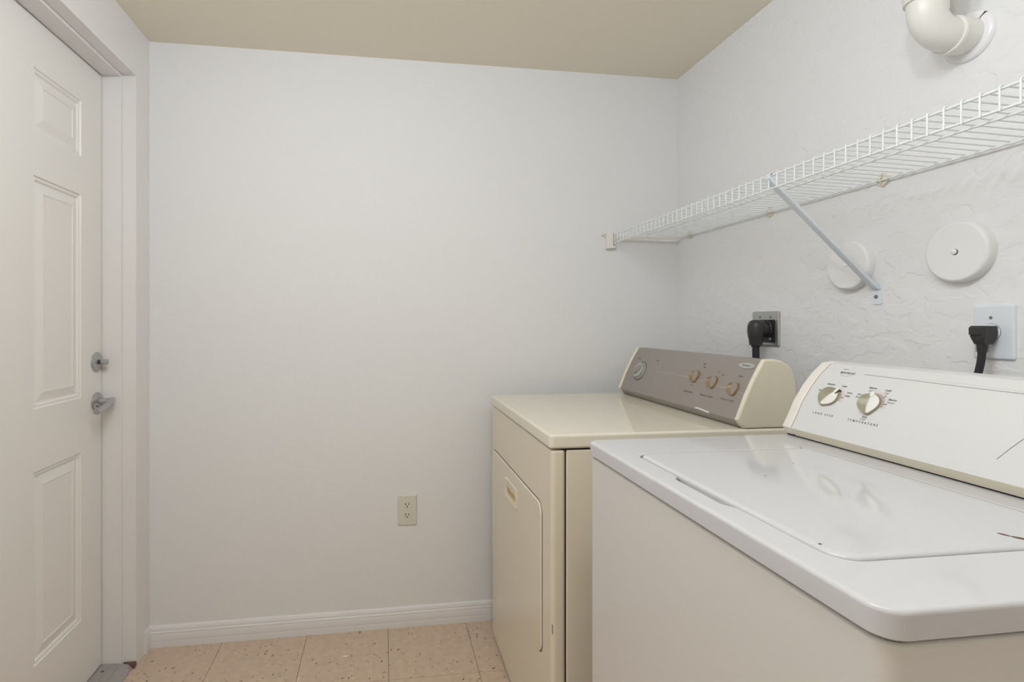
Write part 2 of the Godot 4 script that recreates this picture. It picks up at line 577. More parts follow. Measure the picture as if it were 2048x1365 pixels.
func door():
	var XF := -0.978       # room face of the leaf
	# frame
	var fr := Node3D.new()
	fr.name = "trim_1"
	add_child(fr)
	fr.set_meta("kind", "structure")
	tag(fr, "white painted frame around the six panel door", "")
	obj("jamb", rbox(Vector3(-1.06, 0.0, -2.0275), Vector3(-0.915, 2.097, -2.018), 0.0015), M.jamb, fr)
	obj("jamb", rbox(Vector3(-1.06, 0.0, -1.14), Vector3(-0.915, 2.097, -1.13), 0.0015), M.jamb, fr)
	obj("head", rbox(Vector3(-1.06, 2.0865, -2.018), Vector3(-0.915, 2.097, -1.14), 0.0015), M.jamb, fr)
	obj("stop", rbox(Vector3(-1.06, 0.0, -2.018), Vector3(-1.030, 2.0865, -2.005), 0.0015), M.weatherstrip, fr)
	obj("stop", rbox(Vector3(-1.06, 2.074, -2.005), Vector3(-1.030, 2.0865, -1.15), 0.0015), M.weatherstrip, fr)
	# threshold
	var th := Node3D.new()
	th.name = "trim_2"
	add_child(th)
	th.set_meta("kind", "structure")
	tag(th, "worn aluminium threshold under the door", "")
	var pr := PackedVector2Array([Vector2(-1.06, 0.0), Vector2(-0.874, 0.0), Vector2(-0.874, 0.004), Vector2(-0.885, 0.012), Vector2(-0.91, 0.0165), Vector2(-0.912, 0.0145), Vector2(-0.918, 0.0145), Vector2(-0.920, 0.0175), Vector2(-0.94, 0.019), Vector2(-0.942, 0.017), Vector2(-0.948, 0.017), Vector2(-0.95, 0.0195), Vector2(-0.99, 0.0205), Vector2(-1.026, 0.0205), Vector2(-1.028, 0.034), Vector2(-1.06, 0.034)])
	obj("plate", prism(pr, 1.142, 2.016, Transform3D(Basis(Vector3(1, 0, 0), Vector3(0, 1, 0), Vector3(0, 0, -1)), Vector3.ZERO)), M.alu, th, 20)
	obj("screw", lathe([Vector2(0.0, 0.0), Vector2(0.005, 0.0), Vector2(0.004, 0.0012), Vector2(0.0, 0.0014)], Transform3D(Basis(Vector3(1, 0, 0), Vector3(0, 0, -1), Vector3.UP), Vector3(-0.955, 0.0195, -1.975)), 16), M.rust, th)
	var bw := PackedVector2Array([Vector2(-0.912, -2.0275), Vector2(-0.868, -2.0275), Vector2(-0.866, -2.008), Vector2(-0.884, -2.011), Vector2(-0.9, -2.020)])
	obj("bare_wood", prism(bw, 0.0, 0.016, Transform3D(Basis(Vector3(1, 0, 0), Vector3(0, 0, 1), Vector3(0, 1, 0)), Vector3.ZERO), 0.003, 2), M.bare_wood, th)
	# leaf
	var d := Node3D.new()
	d.name = "door_1"
	d.position = Vector3(XF, 0, -1.145)
	add_child(d)
	org[d] = d.position
	d.set_meta("kind", "structure")
	tag(d, "white six panel door with brushed nickel lever and deadbolt", "")
	var z0 := -2.0135
	var z1 := -1.146
	var y0 := 0.023
	var y1 := 2.083
	var st := rbox(Vector3(XF - 0.044, y0, z0), Vector3(XF - 0.014, y1, z1), 0.001, 1)
	var cols := [[-1.893, -1.647], [-1.516, -1.270]]
	var rows := [[0.240, 0.797], [0.970, 1.640], [1.760, 1.947]]
	var zs := [z0, -1.893, -1.647, -1.516, -1.270, z1]
	for k in [0, 2, 4]:
		st.append_array(rbox(Vector3(XF - 0.0142, y0, zs[k]), Vector3(XF, y1, zs[k + 1]), 0.0, 1))
	var ys := [y0, 0.240, 0.797, 0.970, 1.640, 1.760, 1.947, y1]
	for c in cols:
		for k in [0, 2, 4, 6]:
			st.append_array(rbox(Vector3(XF - 0.0142, ys[k], c[0]), Vector3(XF, ys[k + 1], c[1]), 0.0, 1))
	obj("leaf", st, M.paint, d, 20)
	for c in cols:
		for r in rows:
			var loops := []
			for s in [[0.0, -0.0139], [0.0, 0.0], [0.003, 0.0], [0.006, -0.0045], [0.013, -0.0035], [0.018, -0.0085], [0.022, -0.0085], [0.048, -0.0015], [0.0495, -0.0035], [0.0515, -0.0035]]:
				var l := PackedVector3Array()
				for q in inset(PackedVector2Array([Vector2(c[0], r[0]), Vector2(c[1], r[0]), Vector2(c[1], r[1]), Vector2(c[0], r[1])]), s[0]):
					l.append(Vector3(XF + s[1], q.y, q.x))
				loops.append(l)
			obj("panel", loft(loops), M.paint, d, 20)
	# deadbolt thumb turn
	var ex := Vector3.RIGHT
	var db := obj("deadbolt", lathe([Vector2(0.0, 0.0), Vector2(0.035, 0.0), Vector2(0.035, 0.002), Vector2(0.032, 0.0055), Vector2(0.016, 0.009), Vector2(0.0, 0.0095)], frame(Vector3(XF, 1.083, -1.983), ex), 40), M.nickel, d)
	obj("spindle", lathe([Vector2(0.0, 0.0), Vector2(0.009, 0.0), Vector2(0.008, 0.006), Vector2(0.0, 0.006)], frame(Vector3(XF + 0.008, 1.083, -1.983), ex), 20), M.socket_dark, db)
	obj("thumb_turn", prism(rrect(Vector2(-0.0055, -0.009), Vector2(0.0055, 0.009), 0.0052, 4), 0.010, 0.038, frame(Vector3(XF, 1.083, -1.983), ex), 0.003, 3), M.nickel, db)
	# lever
	var at := Vector3(XF, 0.945, -1.983)
	var lv := obj("lever", lathe([Vector2(0.0, 0.0), Vector2(0.0345, 0.0), Vector2(0.0345, 0.003), Vector2(0.031, 0.007), Vector2(0.014, 0.0115), Vector2(0.0, 0.012)], frame(at, ex), 40), M.nickel, d)
	obj("neck", lathe([Vector2(0.0, 0.0), Vector2(0.011, 0.0), Vector2(0.0095, 0.02), Vector2(0.0095, 0.038), Vector2(0.0, 0.040)], frame(at + Vector3(0.01, 0.003, 0), ex), 24), M.nickel, lv)
	var gp := smooth_path([at + Vector3(0.044, 0.006, -0.014), at + Vector3(0.052, 0.003, 0.012), at + Vector3(0.053, -0.007, 0.055), at + Vector3(0.050, -0.020, 0.102)], 6)
	obj("grip", tube(gp, 0.0115, 14, 0.72), M.nickel, lv)
	obj("keyhole", lathe([Vector2(0.0, 0.0), Vector2(0.003, 0.0), Vector2(0.003, 0.004), Vector2(0.0, 0.004)], frame(at + Vector3(0.0065, -0.012, 0.016), ex), 14), M.dark, lv)

# ------------------------------------------------------------------ consoles: the face is swept along z; y picks the place on it
func on_face(prof: Array, z: float, y: float) -> Transform3D:
	var i := 0
	while i < prof.size() - 2 and prof[i + 1].y < y:
		i += 1
	var a: Vector2 = prof[i]
	var b: Vector2 = prof[i + 1]
	var p := a.lerp(b, (y - a.y) / (b.y - a.y))
	# tangent blended from the neighbouring spans so that the frame turns smoothly
	var t := (b - a).normalized()
	var up := Vector3(t.x, t.y, 0)
	var out := Vector3(-t.y, t.x, 0)
	return Transform3D(Basis(Vector3(0, 0, 1), up, out), Vector3(p.x, p.y, z))

func side_prism(pts: Array, za: float, zb: float, r := 0.0, n := 3) -> PackedVector3Array:
	var p := PackedVector2Array()
	for q in pts:
		p.append(q)
	return prism(p, -zb, -za, Transform3D(Basis(Vector3(1, 0, 0), Vector3(0, 1, 0), Vector3(0, 0, -1)), Vector3.ZERO), r, n)

func strip(prof: Array, pts: Array, w: float, lift := 0.0004) -> PackedVector3Array:
	# a printed line through (z, y) points on a console face
	var loops := []
	var fine := []
	for i in pts.size() - 1:
		for k in 5:
			fine.append((pts[i] as Vector2).lerp(pts[i + 1], k / 5.0))
	fine.append(pts[-1])
	pts = fine
	for i in pts.size():
		var f := on_face(prof, pts[i].x, pts[i].y)
		var a: Vector2 = pts[maxi(i - 1, 0)]
		var b: Vector2 = pts[mini(i + 1, pts.size() - 1)]
		var d := (b - a).normalized()
		var s := f.basis.x * (-d.y) + f.basis.y * d.x
		var o := f.origin
		loops.append(PackedVector3Array([o - s * w / 2 - f.basis.z * 0.0003, o + s * w / 2 - f.basis.z * 0.0003, o + s * w / 2 + f.basis.z * lift, o - s * w / 2 + f.basis.z * lift]))
	return loft(loops)

func sector(f: Transform3D, r0: float, r1: float, a0: float, a1: float, lift: float, n := 20) -> PackedVector3Array:
	var p := PackedVector2Array()
	for i in n + 1:
		var a := deg_to_rad(lerpf(a0, a1, float(i) / n))
		p.append(Vector2(cos(a), sin(a)) * r1)
	for i in n + 1:
		var a := deg_to_rad(lerpf(a1, a0, float(i) / n))
		p.append(Vector2(cos(a), sin(a)) * r0)
	return prism(p, -0.003, lift, f)

func drop_outline(r: float, tip: float, a: float, n := 36, back := 0.0) -> PackedVector2Array:
	# round knob outline drawn out into a point at angle a (degrees), and less so at the far side
	var p := PackedVector2Array()
	for i in n:
		var t := TAU * i / n
		var k := r + tip * pow(maxf(cos(t), 0.0), 10.0) + back * pow(maxf(-cos(t), 0.0), 10.0)
		p.append(Vector2(cos(t + deg_to_rad(a)), sin(t + deg_to_rad(a))) * k)
	return p

func scaled(p: PackedVector2Array, s: float) -> PackedVector2Array:
	var q := PackedVector2Array()
	for v in p:
		q.append(v * s)
	return q

func knob(called: String, f: Transform3D, r: float, tip: float, a: float, h: float, side: Material, face: Material, parent: Node, back := 0.0, ridge := 0.0, high := 0.013, lean := 0.25):
	# a low knob: one flank stands up as a thumb rest and slopes down to an inlaid leaf-shaped face
	var o := drop_outline(r, tip, 0.0, 48, back)
	var ax := Vector2(cos(deg_to_rad(a)), sin(deg_to_rad(a)))
	var leaf := func(v: Vector2, s: float) -> Vector2:
		return Vector2(v.x * 0.95 * s, v.y * (lean if v.y > 0.0 else 0.985) * s)
	var loops := []
	# hh is the height of the face, rim how much higher the gripping flank stands
	var put := func(sh: Callable, hh: float, rg: float, rim: float):
		var l := PackedVector3Array()
		for v in o:
			var q: Vector2 = sh.call(v)
			var w := ax * q.x + ax.orthogonal() * -q.y
			l.append(f * Vector3(w.x, w.y, hh + rim * smoothstep(0.0, 0.8, v.y / r) + rg * (1.0 - absf(q.y + 0.25 * r) / r)))
		loops.append(l)
	put.call(func(v): return v * 1.02, -0.001, 0.0, 0.0)
	put.call(func(v): return v * 1.02, 0.0012, 0.0, 0.0)
	put.call(func(v): return v, 0.0022, 0.0, 0.0)
	put.call(func(v): return v * 0.985, h - 0.0006, 0.0, high - h)
	put.call(func(v): return v * 0.96, h, 0.0, high - h)
	put.call(func(v): return v.lerp(leaf.call(v, 1.0), 0.55), h, 0.0, (high - h) * 0.42)
	put.call(func(v): return leaf.call(v, 1.0), h, 0.0, 0.0)
	var k := obj(called, loft(loops), side, parent, 50)
	loops.clear()
	put.call(func(v): return leaf.call(v, 0.93), h - 0.002, 0.0, 0.0)
	put.call(func(v): return leaf.call(v, 0.93), h + 0.0003, 0.0, 0.0)
	put.call(func(v): return leaf.call(v, 0.88), h + 0.0006, 0.0, 0.0)
	put.call(func(v): return leaf.call(v, 0.5), h + 0.0006, ridge * 0.6, 0.0)
	put.call(func(v): return leaf.call(v, 0.02), h + 0.0006, ridge, 0.0)
	obj("face", loft(loops), face, k, 25)
	return k

# ------------------------------------------------------------------ dryer
func dryer():
	var F := 0.423
	var z0 := -2.045
	var z1 := -1.303
	var t := thing("clothes_dryer", "cream clothes dryer with a taupe control panel, standing against the back wall corner", "dryer", Vector3(0.76, 0, -1.674))
	# front panel wraps round the corners; side cabinet behind it
	var fp := PackedVector2Array()
	for q in rrect(Vector2(F, z0), Vector2(0.461, z1), 0.012, 5):
		fp.append(q)
	var up := Transform3D(Basis(Vector3(1, 0, 0), Vector3(0, 0, 1), Vector3(0, 1, 0)), Vector3.ZERO)
	obj("front_panel", prism(fp, 0.012, 0.8945, up, 0.006, 3), M.cream_front, t)
	obj("cabinet", rbox(Vector3(0.4626, 0.02, z0 + 0.001), Vector3(1.09, 0.894, z1 - 0.001), 0.004), M.cream_front, t)
	obj("seam", rbox(Vector3(0.45, 0.02, z0 + 0.006), Vector3(0.70, 0.898, z1 - 0.006), 0.001, 1), M.dark, t)
	for x in [0.50, 1.04]:
		for z in [z0 + 0.05, z1 - 0.05]:
			obj("foot", lathe([Vector2(0.0, 0.0), Vector2(0.018, 0.0), Vector2(0.018, 0.012), Vector2(0.01, 0.014), Vector2(0.01, 0.03), Vector2(0.0, 0.03)], frame(Vector3(x, 0, z), Vector3.UP, Vector3.RIGHT), 16), M.dark, t)
	# door: raised sheet panel with a recessed pull
	var dl := PackedVector2Array()
	for q in rrect(Vector2(-2.022, 0.325), Vector2(-1.383, 0.733), 0.032, 7):
		dl.append(q)
	var fx := Transform3D(Basis(Vector3(0, 0, 1), Vector3(0, 1, 0), Vector3(-1, 0, 0)), Vector3(F, 0, 0))
	var gasket := prism(inset(dl, -0.0022), -0.004, 0.0006, fx)
	var ho := PackedVector2Array()
	for q in rrect(Vector2(-1.785, 0.627), Vector2(-1.632, 0.692), 0.006, 7):
		ho.append(q)
	var loops := []
	for s in [[dl, 0.0, -0.002], [dl, 0.0, 0.002], [dl, 0.0004, 0.0034], [dl, 0.0014, 0.0046], [dl, 0.0035, 0.0055], [ho, 0.004, 0.0055], [ho, 0.004, 0.0008]]:
		var l := PackedVector3Array()
		for q in inset(s[0], s[1]):
			l.append(fx * Vector3(q.x, q.y, s[2]))
		loops.append(l)
	var dr := obj("door", loft(loops, false, true), M.cream_front, t, 25)
	obj("gasket", gasket, M.dark, dr)
	# pull: rounded bezel round a sunken pocket
	loops = []
	for s in [[0.0, 0.004], [0.0, 0.0075], [0.002, 0.009], [0.005, 0.009], [0.010, 0.0075]]:
		var l := PackedVector3Array()
		for q in inset(ho, s[0]):
			l.append(fx * Vector3(q.x, q.y, s[1]))
		loops.append(l)
	var hi := PackedVector2Array()
	for q in rrect(Vector2(-1.772, 0.6385), Vector2(-1.650, 0.6665), 0.003, 7):
		hi.append(q)
	for s in [[0.0, 0.0072], [0.0, 0.0012]]:
		var l := PackedVector3Array()
		for q in inset(hi, s[0]):
			l.append(fx * Vector3(q.x, q.y, s[1]))
		loops.append(l)
	var h := obj("handle", loft(loops, false, true), M.cream_plastic, dr, 25)
	h.set_meta("label", "almond coloured recessed pull")
	loops = []
	for s in [[-0.001, 0.0008], [-0.001, 0.0014], [0.008, 0.0018]]:
		var l := PackedVector3Array()
		for q in inset(hi, s[0]):
			l.append(fx * Vector3(q.x, q.y, s[1]))
		loops.append(l)
	obj("pocket", loft(loops), M.almond, dr)
	obj("scuff", rbox(Vector3(F + 0.002, 0.428, z1 - 0.006), Vector3(F + 0.0045, 0.452, z1 - 0.0015), 0.001, 1), M.ink_soft, t)
	# top
	var tp := PackedVector2Array()
	for q in rrect(Vector2(F - 0.006, z0 - 0.004), Vector2(1.095, z1 + 0.004), 0.012, 5):
		tp.append(q)
	obj("top", prism(tp, 0.8985, 0.935, up, 0.007, 4), M.cream, t)
	# console
	var P := [Vector2(0.937, 0.958), Vector2(0.948, 0.985), Vector2(0.962, 1.02), Vector2(0.983, 1.063), Vector2(1.001, 1.096), Vector2(1.016, 1.119)]
	var foot := [Vector2(0.956, 0.936), Vector2(0.944, 0.947)]
	var rear := [Vector2(1.040, 1.1195), Vector2(1.060, 1.115), Vector2(1.078, 1.106), Vector2(1.093, 1.092), Vector2(1.101, 1.073), Vector2(1.106, 1.04), Vector2(1.106, 0.936)]
	var whole := foot + P + rear
	var zp0 := -2.012
	var zp1 := -1.3165
	var inner := []
	for q in whole:
		inner.append(q)
	var con := obj("console", side_prism(inner, zp0, zp1), M.taupe, t, 30)
	con.set_meta("label", "taupe control panel")
	obj("console_gap", rbox(Vector3(0.962, 0.9348, -2.02), Vector3(1.1, 0.9372, z1 - 0.004), 0.0, 1), M.dark, t)
	# end caps stand proud of the panel
	var proud := []
	for q in foot:
		proud.append(q + Vector2(-0.002, 0.0))
	for q in P:
		proud.append(q + Vector2(-0.0045, 0.002))
	for q in rear:
		proud.append(q + Vector2(0.003, 0.0015 if q.y > 1.0 else 0.0))
	obj("end_cap", side_prism(proud, zp1, z1 + 0.002, 0.006, 4), M.cream_plastic, t)
	obj("end_cap", side_prism(proud, -2.028, zp0, 0.006, 4), M.cream_plastic, t)
	obj("badge_mark", strip(P, [Vector2(-1.314, 1.094), Vector2(-1.3135, 1.095)], 0.001), M.taupe_ink, con)
	# printed lines
	obj("printed_line", strip(P, [Vector2(-1.801, 1.090), Vector2(-1.797, 1.066), Vector2(-1.790, 1.040), Vector2(-1.781, 1.012), Vector2(-1.772, 0.991)], 0.0022), M.taupe_line, con)
	obj("printed_line", strip(P, [Vector2(-1.792, 1.0444), Vector2(-1.70, 1.045), Vector2(-1.60, 1.0435), Vector2(-1.50, 1.039), Vector2(-1.42, 1.0335), Vector2(-1.318, 1.0265)], 0.0022), M.taupe_line, con)
	for w in [["TEMPERATURE", -1.5683, 1.0006, 0.0052, 2, 0], ["WRINKLE GUARD", -1.4712, 1.0006, 0.0052, 4, 0], ["PUSH TO START", -1.3758, 1.002, 0.0052, 4, 0], ["Timed Dry", -1.961, 1.0788, 0.0042, 0, 0], ["Off", -1.824, 1.0795, 0.0058, 0, 0], ["High", -1.545, 1.0887, 0.0042, 0, 0], ["Med", -1.538, 1.0797, 0.0042, 0, 0], ["Low", -1.564, 1.0225, 0.004, 0, 0], ["On", -1.462, 1.0724, 0.0042, 0, 0], ["Off", -1.436, 1.0656, 0.0042, 0, 0], ["Signal", -1.361, 1.0697, 0.0046, 0, 0]]:
		var f := on_face(P, w[1], w[2])
		f.origin += f.basis.z * 0.0003
		lettering(w[0], w[3], f, M.taupe_ink, con, null, w[4])
	# thin white patch along the lower lip
	obj("white_patch", strip(P, [Vector2(-1.5036, 0.9605), Vector2(-1.49, 0.9620), Vector2(-1.47, 0.9605), Vector2(-1.45, 0.959), Vector2(-1.4327, 0.9585)], 0.0048), M.panel_white, con)
	# badge
	var fb := on_face(P, -1.357, 1.0985)
	var el := PackedVector2Array()
	for q in circle(Vector2.ZERO, 1.0, 36):
		el.append(Vector2(q.x * 0.034, q.y * 0.0095))
	var bd := obj("badge", prism(el, -0.001, 0.003, fb, 0.0018, 3, false), M.silver_grey, con)
	fb.origin += fb.basis.z * 0.0031
	lettering("Whirlpool", 0.0048, fb, M.ink, bd, slant)
	# timer dial
	var fd := on_face(P, -1.912, 1.035)
	var dial := obj("timer_dial", lathe([Vector2(0.0, -0.001), Vector2(0.034, -0.001), Vector2(0.034, 0.001), Vector2(0.0325, 0.0022), Vector2(0.030, 0.0008), Vector2(0.030, 0.010), Vector2(0.0285, 0.0125), Vector2(0.025, 0.013), Vector2(0.0, 0.013)], fd, 44), M.silver_grey, con)
	obj("dial_ring", lathe([Vector2(0.0, -0.001), Vector2(0.0385, -0.001), Vector2(0.0385, 0.0004), Vector2(0.0, 0.0004)], fd, 44), M.taupe_ink, dial)
	var lens := PackedVector2Array()
	for i in 24:
		var a := TAU * i / 24.0
		var v := Vector2(cos(a) * 0.024, sin(a) * 0.0135).rotated(deg_to_rad(48))
		lens.append(v)
	obj("grip", prism(lens, 0.012, 0.019, fd, 0.004, 3, false), M.taupe, dial)
	# three knobs
	for k in [[-1.5605, 1.0510, 112.0], [-1.4650, 1.0430, 112.0], [-1.3645, 1.0355, 110.0]]:
		var f := on_face(P, k[0], k[1])
		knob("knob", f, 0.0178, 0.0, k[2], 0.006, M.amber, M.taupe, con, 0.0055, 0.0, 0.0125, 0.5)

# ------------------------------------------------------------------ washer
func washer():
	var F := 0.423
	var z0 := -1.063
	var z1 := -0.397
	var t := thing("washing_machine", "white top-loading washing machine in the foreground with a flat closed lid", "washer", Vector3(0.76, 0, -0.73))
	var up := Transform3D(Basis(Vector3(1, 0, 0), Vector3(0, 0, 1), Vector3(0, 1, 0)), Vector3.ZERO)
	obj("cabinet", prism(rrect(Vector2(F + 0.002, z0 + 0.002), Vector2(1.09, z1 - 0.002), 0.021, 7), 0.014, 0.9440, up, 0.006, 4), M.enamel_side, t)
	obj("seam", prism(rrect(Vector2(F + 0.006, z0 + 0.006), Vector2(1.085, z1 - 0.006), 0.018, 6), 0.93, 0.95, up), M.dark, t)
	for x in [0.48, 1.03]:
		for z in [z0 + 0.05, z1 - 0.05]:
			obj("foot", lathe([Vector2(0.0, 0.0), Vector2(0.02, 0.0), Vector2(0.02, 0.012), Vector2(0.01, 0.014), Vector2(0.01, 0.03), Vector2(0.0, 0.03)], frame(Vector3(x, 0, z), Vector3.UP, Vector3.RIGHT), 16), M.dark, t)
	# deck: a frame with a lid opening, and a finger notch in its front edge
	var fz := [-0.935, -0.86, -0.795, -0.780, -0.72, -0.665, -0.645, -0.58, -0.49]
	var deck := func(lo: Vector2, hi: Vector2, r: float, notch: float) -> PackedVector2Array:
		var p := PackedVector2Array()
		var c := [Vector2(hi.x - r, hi.y - r), Vector2(lo.x + r, hi.y - r), Vector2(lo.x + r, lo.y + r), Vector2(hi.x - r, lo.y + r)]
		for k in 4:
			for i in 8:
				var a := PI / 2 * (k + i / 7.0)
				p.append(c[k] + Vector2(cos(a), sin(a)) * r)
			if k == 1:
				for q in [[-0.645, 0.0], [-0.655, 0.55], [-0.665, 1.0], [-0.72, 1.0], [-0.777, 1.0], [-0.785, 0.6], [-0.792, 0.0]]:
					p.append(Vector2(lo.x - notch * q[1], q[0]))
		return p
	var loops := []
	var put := func(q: PackedVector2Array, y: float):
		var l := PackedVector3Array()
		for v in q:
			l.append(Vector3(v.x, y, v.y))
		loops.append(l)
	var lo := Vector2(F - 0.002, z0 - 0.001)
	var hi := Vector2(1.095, z1 + 0.001)
	for s in [[0.003, 0.9465], [0.0, 0.949], [0.0, 0.9695], [0.0007, 0.9720], [0.0024, 0.9738], [0.0055, 0.9748]]:
		put.call(deck.call(lo + Vector2(s[0], s[0]), hi - Vector2(s[0], s[0]), 0.024 - s[0], 0.0), s[1])
	var li := Vector2(0.4645, -0.938)
	var hj := Vector2(0.822, -0.486)
	for s in [[-0.003, 0.975], [-0.0012, 0.9745], [0.0, 0.973], [0.0, 0.9625]]:
		put.call(deck.call(li + Vector2(s[0], s[0]), hj - Vector2(s[0], s[0]), 0.03, 0.0105), s[1])
	put.call(deck.call(li + Vector2(0.05, 0.05), hj - Vector2(0.05, 0.05), 0.03, 0.0), 0.9625)
	put.call(deck.call(li + Vector2(0.05, 0.05), hj - Vector2(0.05, 0.05), 0.03, 0.0), 0.9465)
	obj("deck", loft(loops, false, true), M.enamel, t)
	# lid: slightly crowned sheet
	var ll := li + Vector2(0.0028, 0.0028)
	var lh := hj - Vector2(0.0028, 0.0028)
	var lp := rrect(ll, lh, 0.028, 8)
	loops.clear()
	for s in [[0.002, 0.9632], [0.0, 0.966], [0.0, 0.9722], [0.0012, 0.9745], [0.0035, 0.9762], [0.008, 0.9768]]:
		put.call(inset(lp, s[0]), s[1])
	var lid := obj("lid", loft(loops), M.enamel, t)
	for s in [[0.704, 0.9771, -0.5195, 0.0065, 0.0028, 20.0], [0.7105, 0.9771, -0.508, 0.009, 0.004, 35.0], [0.70, 0.977, -0.83, 0.0022, 0.001, 10.0], [0.6, 0.977, -0.77, 0.002, 0.001, 60.0], [0.475, 0.977, -0.525, 0.002, 0.002, 0.0]]:
		var b := Basis(Vector3.UP, deg_to_rad(s[5]))
		obj("chip", lathe([Vector2(0.0, -0.0008), Vector2(1.0, -0.0008), Vector2(0.85, 0.0), Vector2(0.0, 0.0001)], Transform3D(Basis(b.z * s[3], b.x * s[4], Vector3.UP), Vector3(s[0], s[1], s[2])), 14), M.rust, lid)
	obj("lid_tick", rbox(Vector3(0.80, 0.9765, -0.934), Vector3(0.8012, 0.9772, -0.929), 0.0002, 1), M.ink, lid)
	# console
	var P := [Vector2(0.866, 0.994), Vector2(0.878, 1.016), Vector2(0.894, 1.05), Vector2(0.915, 1.082), Vector2(0.938, 1.109), Vector2(0.963, 1.131)]
	var foot := [Vector2(0.876, 0.9778), Vector2(0.8705, 0.985)]
	var rear := [Vector2(0.985, 1.134), Vector2(1.03, 1.131), Vector2(1.06, 1.12), Vector2(1.08, 1.10), Vector2(1.092, 1.06), Vector2(1.094, 0.9775)]
	var zc := -1.0335
	var con := obj("console", side_prism(foot + P + rear, zc, z1 + 0.0), M.panel_white, t, 30)
	# the band below the face is a separate almond moulding
	var band := [Vector2(0.8758, 0.9775), Vector2(0.8697, 0.9855), Vector2(0.8650, 0.9937), Vector2(0.88, 0.9937), Vector2(0.90, 0.9775)]
	var bo := obj("lower_moulding", side_prism(band, zc, z1 - 0.002), M.panel_under, t, 30)
	bo.set_meta("label", "yellowed almond moulding under the control panel")
	obj("console_gap", rbox(Vector3(0.8785, 0.9745, z0 + 0.004), Vector3(1.09, 0.9780, z1 - 0.004), 0.0, 1), M.dark, t)
	var proud := []
	for q in foot + P + rear:
		proud.append(q + Vector2(-0.0005, 0.0003))
	obj("end_cap", side_prism(proud, z0 + 0.001, zc - 0.0012, 0.006, 4), M.cap_white, t)
	obj("cap_seam", strip(P, [Vector2(zc - 0.0006, 0.995), Vector2(zc - 0.0006, 1.02), Vector2(zc - 0.0006, 1.05), Vector2(zc - 0.0006, 1.08), Vector2(zc - 0.0006, 1.105), Vector2(zc - 0.0006, 1.1305)], 0.0013), M.seam, con)
	# prints
	obj("printed_line", strip(P, [Vector2(-0.9368, 1.1162), Vector2(-0.84, 1.1152), Vector2(-0.747, 1.1138), Vector2(-0.67, 1.1135), Vector2(-0.42, 1.113)], 0.0011), M.ink_soft, con)
	obj("printed_line", strip(P, [Vector2(-0.6589, 1.0215), Vector2(-0.6483, 1.039), Vector2(-0.6378, 1.0547), Vector2(-0.622, 1.081)], 0.0011), M.ink_soft, con)
	obj("embossed_line", strip(P, [Vector2(-0.836, 1.1197), Vector2(-0.755, 1.119), Vector2(-0.678, 1.1177), Vector2(-0.42, 1.1165)], 0.003), M.panel_white, con)
	for w in [["LOAD SIZE", -0.973, 1.0329, 0.0042, 22], ["TEMPERATURE", -0.8825, 1.033, 0.0042, 20], ["Medium", -0.9905, 1.0911, 0.0036, 0], ["Large", -0.9585, 1.0908, 0.0036, 0], ["Extra", -0.9375, 1.0800, 0.0036, 0], ["Large", -0.9395, 1.0742, 0.0036, 0], ["Sm", -1.008, 1.0775, 0.0036, 0], ["Warm", -0.8985, 1.0943, 0.0042, 0], ["Cold", -0.8672, 1.0934, 0.0042, 0], ["Warm", -0.8478, 1.0790, 0.0042, 0], ["Hot", -0.8825, 1.0430, 0.0044, 0], ["Hot", -0.9165, 1.0805, 0.0036, 0]]:
		var f := on_face(P, w[1], w[2])
		f.origin += f.basis.z * 0.0003
		lettering(w[0], w[3], f, M.ink, con, null, w[4])
	for w in [["Cold", -0.8985, 1.0890, 0.0038], ["Cold", -0.8675, 1.0882, 0.0038], ["Warm", -0.8490, 1.0738, 0.0038], ["Cold", -0.8845, 1.0383, 0.0038], ["Warm", -0.9155, 1.0755, 0.0034]]:
		var f := on_face(P, w[1], w[2])
		f.origin += f.basis.z * 0.0003
		lettering(w[0], w[3], f, M.ink_soft, con, null)
	var fl := on_face(P, -0.9757, 1.1160)
	fl.origin += fl.basis.z * 0.0003
	lettering("Whirlpool", 0.0050, fl, M.ink, con, slant, 0, "logo_lettering")
	# swoosh round the name
	var sw := []
	for i in 25:
		var a := deg_to_rad(-205.0 + 190.0 * i / 24.0)
		sw.append(Vector2(-0.9725 + 0.0165 * cos(a), 1.1160 + 0.0062 * sin(a) + 0.10 * 0.0165 * cos(a)))
	obj("logo_swoosh", strip(P, sw, 0.0004, 0.0003), M.ink_soft, con)
	obj("logo_swoosh", strip(P, [Vector2(-0.9915, 1.1215), Vector2(-0.986, 1.1222), Vector2(-0.980, 1.1218)], 0.0010, 0.0003), M.ink, con)
	# gauges and knobs
	for k in [[-0.9735, 1.0662, 57.0, -12.0, 62.0, 0.0285, 0.0235], [-0.8825, 1.0668, 100.0, -12.0, 112.0, 0.0290, 0.0238]]:
		var f := on_face(P, k[0], k[1])
		var g := obj("gauge", sector(f, k[6], k[5], k[3], k[4], 0.0005), M.pink, con)
		obj("gauge_inner", sector(f, 0.010, k[6], k[3], k[4], 0.0006), M.mauve, g)
		for a in ([8.0] if k[2] < 60 else [8.0, 46.0]):
			obj("gauge_tick", sector(f, k[6] - 0.001, k[5], a - 1.2, a + 1.2, 0.0008, 2), M.ink, g)
		var kb = knob("knob", f, 0.0188, 0.003, k[2], 0.0042, M.olive, M.knob_white, con, 0.005, 0.0025, 0.0125, 0.3)
		var ax := Vector2(cos(deg_to_rad(k[2])), sin(deg_to_rad(k[2])))
		var pf := Transform3D(Basis(f.basis * Vector3(ax.x, ax.y, 0), f.basis * Vector3(-ax.y, ax.x, 0), f.basis.z), f.origin)
